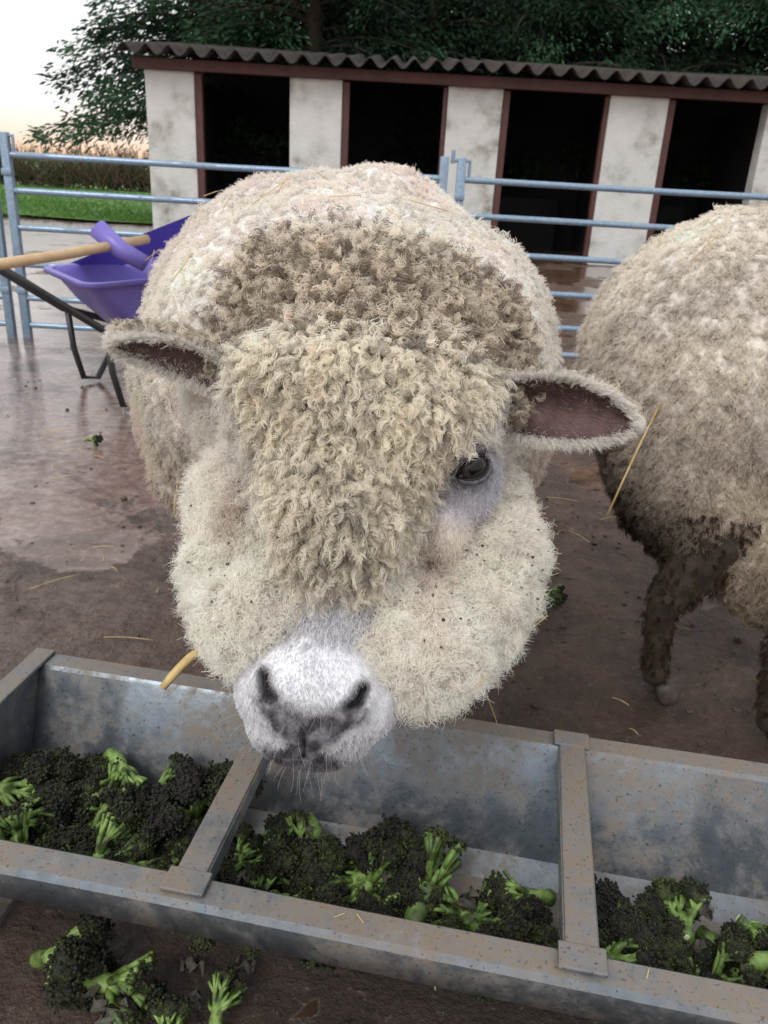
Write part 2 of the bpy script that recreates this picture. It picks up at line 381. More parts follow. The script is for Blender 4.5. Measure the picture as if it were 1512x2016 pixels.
P1,N1=sample(me,2600,3,lambda P: headreg(P)[3]*facemask(P)+1e-9); c=woolcol(P1)*1.2; tipc=np.where((np.random.default_rng(6).uniform(0,1,len(P1))<.40)[:,None],np.array([[.17,.125,.09]]),c*1.2)
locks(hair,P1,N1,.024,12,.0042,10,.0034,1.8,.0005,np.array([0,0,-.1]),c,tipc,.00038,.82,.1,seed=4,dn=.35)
P1,N1=sample(me,3600,5,lambda P: headreg(P)[2]*facemask(P)+1e-9); c=woolcol(P1)*1.1
rr=np.random.default_rng(8).uniform(0,1,len(P1))[:,None]
tipc=np.where(rr<.22,c*.5,np.where(rr<.6,np.array([[.92,.87,.75]]),c))
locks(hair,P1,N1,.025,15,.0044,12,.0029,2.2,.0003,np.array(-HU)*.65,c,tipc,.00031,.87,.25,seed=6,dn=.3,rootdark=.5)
P1,N1=sample(me,6500,7,lambda P: headreg(P)[1]*(1-headreg(P)[2])*facemask(P)+1e-9); c=woolcol(P1)*1.03; tipc=c*1.02
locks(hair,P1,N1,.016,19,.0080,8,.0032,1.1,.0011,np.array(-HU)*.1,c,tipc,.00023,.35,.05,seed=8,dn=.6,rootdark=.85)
P1,N1=sample(me,650,17,lambda P: headreg(P)[1]*(1-headreg(P)[2])*facemask(P)+1e-9); c=woolcol(P1)*.97; tipc=c*.8
locks(hair,P1,N1,.020,12,.004,9,.004,1.7,.0006,np.array(-HU)*.2,c,tipc,.0003,.8,.1,seed=18,dn=.4)
# ---- muzzle
K_=1.10
def mzs(c,r):
    c0=np.array([-.010,-.150,.045]); return (tuple(c0+(np.array(c)-c0)*K_+np.array([0,-.002,.002])),tuple(np.array(r)*K_),MH)
mz=blob('muzzle',[mzs((-.010,-.166,.050),(.064,.056,.060)),mzs((-.006,-.09,.047),(.050,.065,.046)),mzs((-.012,-.200,.040),(.055,.036,.050)),
   mzs((-.050,-.168,.054),(.028,.036,.036)),mzs((.032,-.168,.054),(.028,.036,.036))],.0027,8,M_skin,sheep)
def segd(x,y,a,b_):
    a=np.array(a);b_=np.array(b_); d=b_-a; t=np.clip(((x-a[0])*d[0]+(y-a[1])*d[1])/(d@d),0,1)
    return np.hypot(x-a[0]-t*d[0],y-a[1]-t*d[1])
def mxy(L): return (L[:,0]+.0124)/K_, (L[:,1]+.152)/K_-.150
def muzzfeat(L):
    x,y=mxy(L); ax=np.abs(x)
    nost=np.minimum(segd(ax,y,(.040,-.154),(.037,-.163)),segd(ax,y,(.037,-.163),(.032,-.167)))
    pad=np.minimum(segd(ax,y,(.032,-.172),(.004,-.200)),segd(ax,y,(.016,-.192),(0,-.200)))
    line=segd(x,y,(0,-.194),(0,-.217))
    mouth=segd(ax,y,(0,-.217),(.020,-.223))
    return nost,pad,line,mouth
mme=mz.data; V=getv(mme); L=toL(V); no,pa,li,mo=muzzfeat(L); front=sm(L[:,2],.01,.05)
push=front*(.012*np.exp(-(no/.0048)**2)+.004*np.exp(-(li/.0025)**2)+.002*np.exp(-(mo/.0025)**2)-.003*np.exp(-((no-.010)/.005)**2))
V=V-np.array(HF)*push[:,None]; setv(mme,V)
def muzzcol(P):
    L=toL(P); no,pa,li,mo=muzzfeat(L); fr=sm(L[:,2],.0,.04); x,y=mxy(L); ax=np.abs(x)
    nz=pn(P,60,41,3); nf=pn(P,150,42,2)
    base=np.array([.80,.80,.83])*(1+.05*nz)[:,None]
    base=base*(1-.20*np.exp(-(x/.02)**2-((y+.150)/.03)**2))[:,None]
    wd=.040*(1-.9*sm(-y,.170,.216))
    tri=sm(wd-ax,-.012,.010)*sm(-y,.160,.188)
    chin=.75*sm(-y,.203,.222)*sm(.055-ax,0,.03)
    d=np.clip(.5*np.exp(-(pa/.013)**2)+1.0*tri+.8*np.exp(-(li/.010)**2)+.5*np.exp(-(mo/.008)**2)+.7*np.exp(-(no/.009)**2)+chin+.45*sm(nf,.0,.9)*sm(-y,.14,.19),0,1)*fr
    d=np.clip(d*(.90+.2*nz),0,1)[:,None]
    c=base*(1-d)+d*np.array([.075,.068,.082])
    k=(np.exp(-(no/.0046)**2)*fr+.8*np.exp(-(li/.0018)**2)*fr+.5*np.exp(-(mo/.0013)**2)*fr)[:,None]; k=np.clip(k*1.2,0,1)
    return np.clip(c*(1-k)+k*np.array([.008,.006,.006]),0,1)
setcol(mme,muzzcol(V))
P1,N1=sample(mme,34000,9); no,pa,li,mo=muzzfeat(toL(P1)); keep=(no>.0048)&(li>.002)&(mo>.0013); P1,N1=P1[keep],N1[keep]; c=muzzcol(P1)*1.05
pad=np.exp(-(muzzfeat(toL(P1))[1]/.010)**2)
locks(hair,P1,N1,.0045*(1-.75*pad),1,.001,4,.0004,.3,.0002,np.array(-HU)*1.2,c,c,.0002,.2,0,seed=10)
P1,N1=sample(mme,2500,19,lambda P: sm(toL(P)[:,1],-.13,-.10)+1e-9); c=muzzcol(P1)
locks(hair,P1,N1,.012,6,.004,5,.001,.5,.0006,np.array(-HU)*.8,c,c,.0003,.3,0,seed=20)
P1,N1=sample(mme,70,23,lambda P: sm(-toL(P)[:,1],.17,.19)+1e-9); c=np.tile([[.75,.73,.7]],(len(P1),1))
locks(hair,P1,N1,.026,1,.001,7,.002,.4,.0003,np.array(-HU)*.4,c,c,.00009,.2,.2,seed=24)
# ---- eye
eb=MB(); eb.ico((0,0,0),.0155,4,0)
m,nt,b=mk('eyeball'); oc=objc(nt); sp=nt.nodes.new('ShaderNodeSeparateXYZ'); nt.links.new(oc,sp.inputs[0])
rad2=mth(nt,'SQRT',mth(nt,'ADD',mth(nt,'POWER',sp.outputs[0],2),mth(nt,'POWER',sp.outputs[1],2)))
iris=mapr(nt,rad2,.0120,.0112)
ax=mth(nt,'ABSOLUTE',sp.outputs[0]); ay=mth(nt,'ABSOLUTE',sp.outputs[1])
pup=mth(nt,'MULTIPLY',mapr(nt,ax,.0085,.0072),mapr(nt,ay,.0042,.0032))
c=mix(nt,iris,(.010,.008,.008),mix(nt,noise(nt,500,3,.6,oc),(.012,.010,.009),(.05,.045,.038)))
c=mix(nt,pup,c,(.002,.002,.003)); nt.links.new(c,b.inputs['Base Color']); b.inputs['Roughness'].default_value=.05; b.inputs['Specular IOR Level'].default_value=.3
M_lid=simple('lid_dark',[(.3,(.012,.010,.012)),(.7,(.028,.022,.025))],300,.5,.2,.0005,spec=.2)
M_lid2=simple('lid_skin',[(.3,(.06,.052,.062)),(.7,(.16,.145,.165))],200,.85,.4,.001,spec=.1)
def place_eye(loc,yaw,roll=14):
    R=MH.to_3x3()@Matrix.Rotation(yaw,3,'Y')@Matrix.Rotation(math.radians(4),3,'X')@Matrix.Rotation(math.radians(roll),3,'Z')
    o=eb.obj('eyeball',[m],sheep); o.matrix_world=Matrix.Translation(Vector(toW(np.array([loc]))[0]))@R.to_4x4()
    lm=MB()
    a=np.linspace(-1.25,1.25,16)
    for up in (1,-1):
        pts=[(.0165*math.sin(t),up*(.0088 if up>0 else .0096)*math.cos(t*1.15)+.0005,.0155*math.cos(t)*.92) for t in a]
        lm.tube(pts,[.0008+.0010*math.cos(t) for t in a],8,0)
        for q_,(yy,zz,rr_) in enumerate(((.0125,.0130,.0020),(.0155,.0112,.0028))):
            if up<0 and q_==1: continue
            pts=[((.0180+.002*q_)*math.sin(t),up*yy*math.cos(t*1.05)+.001,zz*math.cos(t)) for t in a]
            lm.tube(pts,[.0012+rr_*math.cos(t) for t in a],8,1)
    l=lm.obj('eyelids',[M_lid,M_lid2],sheep); l.matrix_world=o.matrix_world
    return o.matrix_world
EM=place_eye([.099,.050,.081],math.radians(18),40)
place_eye([-.108,.030,.015],math.radians(-45),-20)
pt=blob('eye_patch',[((.097,.040,.053),(.034,.040,.024),MH),((.088,.0,.055),(.022,.035,.020),MH)],.003,4,M_skin,sheep)
Vp=getv(pt.data); Lp=toL(Vp); ed=np.linalg.norm(Lp-np.array([.099,.050,.082]),axis=1)
Vp=Vp-np.array(HF)*(.010*np.exp(-(ed/.014)**2))[:,None]; setv(pt.data,Vp)
def patchcol(P,a1,a2):
    Lq=toL(P); lo=sm(-Lq[:,1],-.015,.015)[:,None]; c=np.array(a1)*(1-lo)+lo*np.array(a2)
    g_=np.exp(-(np.linalg.norm(Lq[:,:2]-np.array([.099,.050]),axis=1)/.020)**2)[:,None]; return c*(1-.8*g_)*(1+.08*pn(P,60,3,2))[:,None]
setcol(pt.data,patchcol(Vp,[.50,.48,.52],[.72,.64,.57]))
P1,N1=sample(pt.data,7500,33); ed=np.linalg.norm((toL(P1)-np.array([.099,.050,.082]))*np.array([1,1.2,.6]),axis=1); k=(ed>.0160); P1,N1=P1[k],N1[k]
c=patchcol(P1,[.66,.64,.69],[.84,.78,.70])
locks(hair,P1,N1,.0070,1,.001,4,.0006,.3,.0005,np.array(-HU)*1.,c,c,.0002,.2,0,seed=34,dn=.35)
a=np.random.default_rng(3).uniform(-1.1,1.1,60); LP=np.stack([.0165*np.sin(a),.0110*np.cos(a)+.002,.0150*np.cos(a)],1)
EMn=np.array(EM); LPw=LP@EMn[:3,:3].T+EMn[:3,3]; dn_=norm(np.stack([np.sin(a)*.8,np.full(60,.8),np.full(60,.7)],1)@EMn[:3,:3].T)
c=np.tile([[.75,.72,.68]],(60,1)); locks(hair,LPw,dn_,.010,2,.0005,5,.0005,.3,.0001,np.array([0,0,-.1]),c,c,.00014,.2,.1,seed=35)
# ---- ears
M_earin=simple('ear_inside',[(.3,(.045,.022,.022)),(.7,(.13,.07,.068))],60,.7,.4,.002)
def ear(base,tip,W,cup,nrm,name,droop,pw=2.4):
    base=np.array(base);tip=np.array(tip); d=tip-base; Ln=np.linalg.norm(d); d=d/Ln
    nrm=np.array(nrm,float); nrm-=d*(nrm@d); nrm/=np.linalg.norm(nrm); sd_=np.cross(nrm,d)
    nu,nv=30,17; V=[]
    for i in range(nu):
        u=i/(nu-1); wd=W*(.68+.72*u-.42*u*u)*(1-u**pw)**.55 if u<1 else 0
        for j in range(nv):
            v=-1+2*j/(nv-1)
            p=base+d*(Ln*(u-.08))+sd_*(v*wd*(1-.12*v*v))+nrm*(cup*(v*v)*(1-.55*u)*(1 if v>0 else .9)-.010*math.sin(3.1*u))+np.array([0,droop*u*u,0])
            V.append(p)
    V=np.array(V); fr=[(i*nv+j,i*nv+j+1,(i+1)*nv+j+1,(i+1)*nv+j) for i in range(nu-1) for j in range(nv-1)]
    B=V-nrm*.005
    Vw=toW(V); Bw=toW(B)
    mb=MB(); mb.raw(Vw,fr,0); off=len(V)
    mb.raw(Bw,[f[::-1] for f in fr],1)
    edge=[(i*nv) for i in range(nu)]+[(nu-1)*nv+j for j in range(1,nv)]+[i*nv+nv-1 for i in range(nu-2,-1,-1)]
    for a_,b_ in zip(edge[:-1],edge[1:]): mb.f.append((a_,a_+off,b_+off,b_)); mb.m.append(1)
    o=mb.obj(name,[M_earin,M_woolbase],sheep)
    setcol(o.data,np.tile([[.66,.59,.50]],(len(o.data.vertices),1)))
    r=np.random.default_rng(50+len(name))
    nW=MHn[:3,:3]@nrm; dW=MHn[:3,:3]@d
    ei=np.array(edge[2:-2]); EP=Vw[r.choice(ei,1900)]+r.normal(0,.0018,(1900,3)); out=norm(EP-toW([base+d*Ln*.5]))
    c=np.tile([[.86,.82,.76]],(1900,1))*r.uniform(.8,1.08,(1900,1))
    locks(hair,EP,norm(out*.6+nW*.25+dW*.5),.009,4,.0018,4,.0006,.4,.0005,np.zeros(3),c,c,.00020,.3,0,seed=51,dn=.3)
    bi=r.choice(len(V),5200); BP=Bw[bi]+r.normal(0,.002,(5200,3)); c=np.tile([[.80,.74,.65]],(5200,1))*r.uniform(.75,1.1,(5200,1))
    bw=norm(-nW+.7*dW+ (BP-toW([base+d*Ln*.5]))*4)
    locks(hair,BP,bw,.010,4,.0025,5,.0012,.7,.0006,np.zeros(3),c,c,.0003,.3,0,seed=52)
    up=(V@np.array([0,1,0])); sel=np.where((up>np.median(up)))[0]
    TP=Bw[r.choice(sel,380)]; c=np.tile([[.74,.66,.54]],(380,1))*r.uniform(.6,1.15,(380,1)); tc_=np.where(r.uniform(0,1,(380,1))<.3,c*.35,c)
    locks(hair,TP,norm(-nW*.5+np.array(HU)+.2*dW),.014,9,.0035,8,.003,1.5,.0005,np.zeros(3),c,tc_,.00035,.75,0,seed=53,dn=.3)
    rp=toW([base+d*Ln*.0]); RP=rp+r.normal(0,.012,(240,3)); c=np.tile([[.66,.58,.47]],(240,1))*r.uniform(.6,1.15,(240,1))
    locks(hair,RP,norm(np.array(HF)*.3+dW*.2+r.normal(0,.5,(240,3))),.016,10,.0035,8,.003,1.5,.0005,np.zeros(3),c,c*.8,.00035,.75,0,seed=55,dn=.4)
    II=Vw[r.choice(len(V),600)]; c=np.tile([[.45,.37,.34]],(600,1)); locks(hair,II,norm(nW+dW),.008,1,.001,4,.0005,.4,.0003,np.zeros(3),c,c,.00013,.2,0,seed=54)
ear([.130,.122,.01],[.262,.128,.035],.041,.026,[.0,-.35,1.],'ear_left',-.010)
ear([-.140,.122,-.02],[-.268,.138,.01],.029,.026,[.05,-.95,.75],'ear_right',-.004)
M_leg=simple('leg_hair',[(.3,(.02,.014,.010)),(.7,(.07,.05,.036))],30,.9,.6,.004,120)
M_hoof=simple('hoof',[(.3,(.05,.04,.035)),(.7,(.11,.09,.075))],60,.6,.4,.002)
def leg(parent,x,y,top,hind=False,rot=0,mat=None,ks=1.0):
    mb=MB(); cr,sr=math.cos(rot),math.sin(rot)
    def q(dx,dy,z): return (x+dx*cr-dy*sr,y+dx*sr+dy*cr,z)
    if hind: pts=[q(.05,0,top),q(.04,0,top*.75),q(-.002,0,top*.58),q(-.020,0,.20),q(-.014,0,.13),q(-.008,0,.07),q(.0,0,.035)]; rs=[.09,.070,.045,.034,.027,.027,.030]
    else: pts=[q(0,0,top),q(-.005,0,top*.7),q(.005,0,.24),q(.008,0,.2),q(0,0,.12),q(0,0,.07),q(.012,0,.035)]; rs=[.06,.048,.034,.034,.024,.026,.03]
    mb.tube(pts,[a_*ks for a_ in rs],14,0)
    for s_ in (-1,1):
        bx=q(.018,s_*.016,.0); mb.tube([(bx[0]-.01*cr,bx[1]-.01*sr,.048),(bx[0],bx[1],.025),(bx[0]+.012*cr,bx[1]+.012*sr,.004)],[.016,.020,.023],10,1)
    o=mb.obj('leg',[mat or M_leg,M_hoof],parent)
    s=o.modifiers.new('s','SUBSURF'); s.levels=1; s.render_levels=2
    return o
for x,y,h in ((-.17,1.05,False),(.06,1.05,False),(-.27,1.72,True),(.03,1.72,True)): leg(sheep,x,y,.42,h,-math.pi/2)
mb=MB(); mb.tube([(-.13,2.0,.62),(-.13,2.05,.5),(-.13,2.05,.35)],[.05,.05,.03],10); tl=mb.obj('tail',[M_woolbase],sheep); setcol(tl.data,np.tile([[.5,.42,.33]],(len(tl.data.vertices),1)))
hair.obj('wool',M_wool,sheep)
# ------------------------------------------------------------------ sheep 2
s2=empty('sheep.001')
E=[((.66,1.50,.60),(.30,.30,.285),None),((.95,1.52,.60),(.40,.31,.30),None),((1.35,1.54,.61),(.30,.28,.27),None),((.60,1.44,.46),(.19,.20,.21),None),
   ((1.62,1.52,.70),(.16,.15,.16),None),((1.80,1.50,.66),(.11,.09,.10),None),((.76,1.32,.34),(.17,.14,.18),None),((.57,1.36,.36),(.08,.10,.12),None),((.95,1.40,.38),(.2,.2,.16),None)]
b2=blob('fleece_body',E,.010,8,M_woolbase,s2); me=b2.data
V=getv(me); Nn=getn(me); V=V+Nn*(.015*pn(V,4,61,3)+.005*pn(V,18,62,2))[:,None]; setv(me,V)
def col2(P):
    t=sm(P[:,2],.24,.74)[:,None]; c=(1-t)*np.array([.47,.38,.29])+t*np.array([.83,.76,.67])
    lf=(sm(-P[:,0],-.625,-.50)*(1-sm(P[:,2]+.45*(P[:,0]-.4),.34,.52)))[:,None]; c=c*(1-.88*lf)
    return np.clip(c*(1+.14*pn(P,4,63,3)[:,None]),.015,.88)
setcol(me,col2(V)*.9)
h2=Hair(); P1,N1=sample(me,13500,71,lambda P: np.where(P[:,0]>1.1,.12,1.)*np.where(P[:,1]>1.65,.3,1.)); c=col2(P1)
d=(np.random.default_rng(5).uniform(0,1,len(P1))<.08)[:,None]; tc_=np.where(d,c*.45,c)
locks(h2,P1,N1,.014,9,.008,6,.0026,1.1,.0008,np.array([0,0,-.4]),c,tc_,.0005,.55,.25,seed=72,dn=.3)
for x,y,h in ((.535,1.30,True),(.70,1.17,True),(1.32,1.38,False),(1.34,1.66,False)):
    lo=leg(s2,x,y,.40,h,0,None,.88)
    P1,N1=sample(lo.data,800,int(x*100),lambda P: np.where(P[:,2]<.06,0,1.)+1e-9); c=np.tile([[.055,.038,.027]],(len(P1),1))*np.random.default_rng(1).uniform(.5,2.2,(len(P1),1))
    locks(h2,P1,N1,.010,8,.005,5,.001,.6,.0008,np.array([0,0,-1.3]),c,c*.9,.0005,.6,.3,seed=73)
h2.obj('wool',M_wool,s2)
mb=MB(); mb.tube([(1.86,1.50,.66),(1.94,1.49,.60),(2.0,1.485,.54)],[.07,.055,.04],14); 
for s_ in (-1,1): mb.tube([(1.80,1.5+s_*.09,.70),(1.79,1.5+s_*.15,.71),(1.78,1.5+s_*.2,.69)],[.02,.03,.006],10,sq=(1,.4))
hd=mb.obj('face',[M_skin],s2); setcol(hd.data,np.tile([[.5,.46,.44]],(len(hd.data.vertices),1)))
# ------------------------------------------------------------------ trough
tr=empty('feed_trough')
ta=math.atan2(-.16,.987); MT=Matrix.Translation((0,.745,0))@Matrix.Rotation(ta,4,'Z')
S0,S1=-.516,1.9; hw=.166; zr=.22
prof=[(-hw-.020,zr-.042),(-hw-.022,zr-.006),(-hw-.018,zr),(-hw+.010,zr),(-hw+.014,zr-.004),(-.100,.075),(-.07,.055),(.07,.055),(.10,.075),(hw-.014,zr-.004),(hw-.010,zr),(hw+.016,zr),(hw+.020,zr-.006),(hw+.018,zr-.042)]
mb=MB(); ns=120
ss=np.linspace(S0,S1,ns); V=[];
for s_ in ss:
    for (e,z) in prof:
        dz=.0005*math.sin(s_*14+e*9); de=.0010*math.sin(s_*7+e*20)
        V.append(MT@Vector((s_,e+de,z+dz)))
npf=len(prof)
F=[(i*npf+j,i*npf+j+1,(i+1)*npf+j+1,(i+1)*npf+j) for i in range(ns-1) for j in range(npf-1)]
mb.raw(V,F); t=mb.obj('trough_body',[M_galv],tr); auto_smooth(t,25)
md=t.modifiers.new('so','SOLIDIFY'); md.thickness=.003; md.offset=0
mb=MB()
def endplate(s_):
    V=[]
    pr=[(-hw-.02,zr+.004),(-.105,.05),(.105,.05),(hw+.018,zr+.004)]
    for dx in (0,.003):
        for e,z in pr: V.append(MT@Vector((s_+dx,e,z)))
    mb.raw(V,[(0,1,2,3),(7,6,5,4),(0,4,5,1),(1,5,6,2),(2,6,7,3),(3,7,4,0)])
    mb.box((s_-.006,0,zr+.004),(.03,2*hw+.04,.006),0,MT,.002)
    for sg in (-1,1):
        mb.box((s_+.05,sg*.12,.03),(.03,.03,.06),0,MT,.003)
endplate(S0-.004); endplate(S1+.001)
mb.box((S0+.05,0,.008),(.04,.36,.012),0,MT,.002); mb.box((S1-.05,0,.008),(.04,.36,.012),0,MT,.002)
for s_ in (-.156,.241,.637,1.034,1.43):
    w_=.016
    mb.box((s_,0,zr+.0045),(2*w_,2*hw-.02,.004),0,MT,.0015)
    mb.box((s_-w_,0,zr-.008),(.003,2*hw-.03,.022),0,MT,.001); mb.box((s_+w_,0,zr-.008),(.003,2*hw-.03,.022),0,MT,.001)
    for sg in (-1,1):
        yy=sg*(hw-.001)
        mb.box((s_,yy,zr+.0060),(.046,.030,.004),0,MT,.0018)
mb.obj('trough_dividers',[M_galv],tr,smooth=False)
# ------------------------------------------------------------------ broccoli
def broc_mat():
    m,nt,b=mk('broccoli_crown'); p=objc(nt); oi=nt.nodes.new('ShaderNodeObjectInfo').outputs['Random']
    n=noise(nt,55,5,.7,p); 
    c=ramp(nt,n,[(.3,(.010,.009,.010)),(.43,(.022,.024,.014)),(.54,(.044,.062,.018)),(.66,(.09,.115,.028)),(.8,(.14,.16,.04))])
    c=mix(nt,mth(nt,'MULTIPLY',oi,.8),c,(.018,.013,.016))
    nt.links.new(c,b.inputs['Base Color']); b.inputs['Roughness'].default_value=.7; b.inputs['Specular IOR Level'].default_value=.25; bump(nt,b,noise(nt,400,3,.6,p),.6,.002); return m
M_bc=broc_mat()
M_bs=simple('broccoli_stem',[(.36,(.025,.025,.010)),(.44,(.07,.11,.025)),(.55,(.14,.235,.05)),(.66,(.24,.35,.095)),(.74,(.04,.04,.018))],38,.5,.5,.003,90,detail=8)
M_cut=simple('broccoli_cut',[(.3,(.40,.48,.24)),(.7,(.52,.60,.36))],80,.5,.3,.001)
M_lf=simple('dead_leaf',[(.3,(.03,.026,.02)),(.5,(.09,.08,.068)),(.7,(.05,.07,.02))],50,.7,.6,.003)
SL=[.05,.035,.06,.07,.05]
def broc_mesh(seed,nsub,stemL,spread,beads=170,Rr=(.015,.022)):
    r=np.random.default_rng(seed); mb=MB()
    bend=r.normal(0,.012,2)
    st=[(bend[0]*t*t,bend[1]*t*t,-stemL*(t)) for t in np.linspace(0,1,8)]
    mb.tube(st,[.0095+.0012*math.sin(i*2.1+seed)+.0015*i/7 for i in range(8)],10,1,True)
    e=st[-1]; mb.tube([(e[0],e[1],e[2]-.0002),(e[0],e[1],e[2]-.0012)],[.0093,.0086],10,2)
    for k in range(3):
        a=r.uniform(0,6.28); z=-stemL*r.uniform(.2,.8); mb.tube([(0,0,z),(.012*math.cos(a),.012*math.sin(a),z+.008),(.020*math.cos(a),.020*math.sin(a),z+.02)],[.004,.0035,.002],6,1)
    for i in range(nsub):
        a=6.283*i/nsub*1.0+r.uniform(-.3,.3); rr=spread*(0 if i==0 else r.uniform(.75,1.1)); 
        c=np.array([rr*math.cos(a),rr*math.sin(a),.035-.35*rr+r.uniform(-.004,.004)])
        b0=np.array([.2*c[0],.2*c[1],-.012]); mid=.5*b0+.5*c+np.array([.1*c[0],.1*c[1],-.006])
        mb.tube([b0,mid,c],[.0052,.0038,.0048],8,1)
        for k in range(6):
            dd=norm(np.array([c[0]*8,c[1]*8,.8])+r.normal(0,.7,3)); mb.tube([mid,c+dd*.014-[0,0,.006]],[.0024,.0030],6,1)
        R=r.uniform(*Rr); up=norm(np.array([c[0]*14,c[1]*14,1.]))
        if beads>=100:
            V,F=ICO[3]; nz=1+.25*pn(V*.05+seed+i,30,seed,2); mb.raw(V*nz[:,None]*R*.80+c,F,0)
        N=int(beads); D=norm(r.normal(size=(N,3))); D=D[(D@up)>-.3]; lump=1+.23*pn(D*.05+seed+i,30,seed,2)
        for d_,l_ in zip(D,lump): mb.ico(c+d_*R*l_*r.uniform(.80,1.10),r.uniform(.0013,.0030),1,0)
    me=mb.obj('bt',[M_bc,M_bs,M_cut]); d=me.data; bpy.data.objects.remove(me); return d
BV=[broc_mesh(1,8,.05,.034,210),broc_mesh(2,7,.035,.028,210),broc_mesh(3,9,.06,.038,190),broc_mesh(4,6,.07,.028,70,(.009,.013)),broc_mesh(5,6,.05,.026,100,(.010,.015))]
pile=empty('broccoli_pile')
def put(par,name,k,loc,rot,sc):
    o=add_obj(name,BV[k],par); o.location=loc; o.rotation_euler=rot; o.scale=(sc,)*3; return o
r=np.random.default_rng(21)
MTi=MT.inverted()
spots=[]
def okstem(k,p,rot,sc):
    e=p+Euler(rot).to_matrix()@Vector((0,0,-SL[k]*sc-.008)); l=MTi@e
    c=MTi@(p+Euler(rot).to_matrix()@Vector((0,0,.03*sc)))
    lim=lambda z:.085+max(0,z-.075)*.4
    return e.z>.070 and e.z<.15 and abs(l.y)<lim(e.z) and c.z>.075 and abs(c.y)<lim(c.z)
def scat(s0,s1,cnt,e0=-.10,e1=.07,zmx=.05,ks=(0,1,2,0,1,2,3,4)):
    for _ in range(cnt):
        for tr_ in range(40):
            s_=r.uniform(s0,s1); e=r.uniform(e0,e1)
            if all((s_-a)**2+(e-b_)**2>.034**2 for a,b_ in spots): break
        spots.append((s_,e))
        for t_ in range(80):
            k=int(r.choice(ks)); sc=r.uniform(.58,1.0); rot=(r.uniform(-1.7,1.7),r.normal(0,.8),r.uniform(0,6.28)); p=MT@Vector((s_,e,.085+r.uniform(0,zmx)))
            if okstem(k,p,rot,sc): put(pile,'floret',k,p,rot,sc); break
scat(-.49,-.17,36,-.095,.075,.05); scat(-.15,.05,22,-.10,.025,.035); scat(.04,.225,12,-.10,.0,.015); scat(.26,.62,30,-.10,.02,.03); scat(.65,1.85,44)
def putT(k,s_,e,z,rot,sc): put(pile,'floret',k,MT@Vector((s_,e,z)),rot,sc)
putT(3,.085,.0,.125,(-1.15,.1,-.3),1.1); putT(4,-.34,.05,.135,(1.9,.4,.5),1.0); putT(4,-.47,-.0,.130,(2.0,-.3,1.5),1.0)
putT(3,-.30,-.07,.140,(1.4,.2,2.6),.9); putT(3,.50,-.02,.12,(1.6,.2,1.7),1.0); putT(4,.19,.0,.11,(1.5,.1,-1.4),.9)
gp=empty('broccoli_stalks_on_ground')
put(gp,'floret',2,(-.34,.655,.040),(1.45,.2,1.35),1.0); put(gp,'floret',3,(-.27,.635,.026),(1.5,0,1.35),1.1)
put(gp,'floret',1,(-.205,.590,.025),(1.3,.3,3.3),.6); put(gp,'floret',4,(-.155,.625,.025),(1.5,.3,2.9),.7)
put(gp,'floret',3,(.40,1.66,.02),(1.5,0,1.2),.8); put(gp,'floret',4,(-1.0,2.6,.02),(1.5,1,1.2),.6)
def leafmesh(seed):
    r=np.random.default_rng(seed); n_=9; V=[]
    for i in range(n_):
        for j in range(n_):
            u,v=i/(n_-1)-.5,j/(n_-1)-.5; wd=math.cos(u*2.9)
            V.append((u*.06,v*.04*wd+.006*math.sin(u*70+seed),.010*math.sin(v*9+seed)+.010*math.sin(u*12+v*7)+.03*u*u))
    mb=MB(); mb.raw(V,[(i*n_+j,i*n_+j+1,(i+1)*n_+j+1,(i+1)*n_+j) for i in range(n_-1) for j in range(n_-1)]); o=mb.obj('l',[M_lf]); d=o.data; bpy.data.objects.remove(o); return d
LM=[leafmesh(i) for i in range(3)]
for i in range(90):
    o=add_obj('leaf_scrap',LM[i%3],pile); o.location=MT@Vector((r.uniform(-.48,1.0),r.uniform(-.09,.04),r.uniform(.080,.125))); o.rotation_euler=tuple(r.uniform(0,6.28,3)); o.scale=(r.uniform(.30,.65),)*3
for i in range(9):
    o=add_obj('leaf_scrap',LM[i%3],gp); o.location=(r.uniform(-.38,-.12),r.uniform(.60,.68),.02); o.rotation_euler=tuple(r.uniform(0,6.28,3)); o.scale=(r.uniform(.4,.7),)*3
# ------------------------------------------------------------------ straw
st=MB(); r=np.random.default_rng(77)
def stalk(a,b_,rad,sag=.0,seg=7):
    a=np.array(a,float);b_=np.array(b_,float); t=np.linspace(0,1,seg)[:,None]; Pp=a+(b_-a)*t; Pp[:,2]+=sag*np.sin(t[:,0]*np.pi); 
    st.tube(Pp,rad,6)
stalk((-.197,.624,.449),(-.150,.650,.485),[.0036,.0042,.0040,.0044,.0040,.0042,.004],.008)
stalk((.370,1.235,.40),(.49,1.335,.66),.0018,.02)
for i in range(130):
    x=r.uniform(-1.6,1.3); y=r.uniform(.95,3.0); a=r.uniform(0,6.28); l=r.uniform(.02,.12)
    stalk((x,y,.010),(x+l*math.cos(a),y+l*math.sin(a),.012),.0009,.003)
for s_,a_ in ((.0,.4),(.03,2.2),(.30,1.1)):
    l=.012; p0=MT@Vector((s_,-hw-.004,zr+.0022)); stalk(p0,(p0.x+l*math.cos(a_),p0.y+l*math.sin(a_),p0.z+.001),.0005)
bme=body.data; P1,N1=sample(bme,46,81,lambda P: sm(P[:,2],.70,.85)+1e-9)
for p,n_ in zip(P1,N1):
    t=norm(np.cross(n_,r.normal(size=3))); l=r.uniform(.01,.035); q=p+n_*.012; stalk(q-t*l,q+t*l+n_*r.uniform(0,.012),.0006)
P1,N1=sample(b2.data,14,82,lambda P: sm(P[:,2],.6,.85)*sm(-P[:,0],-1.1,-.9)+1e-9)
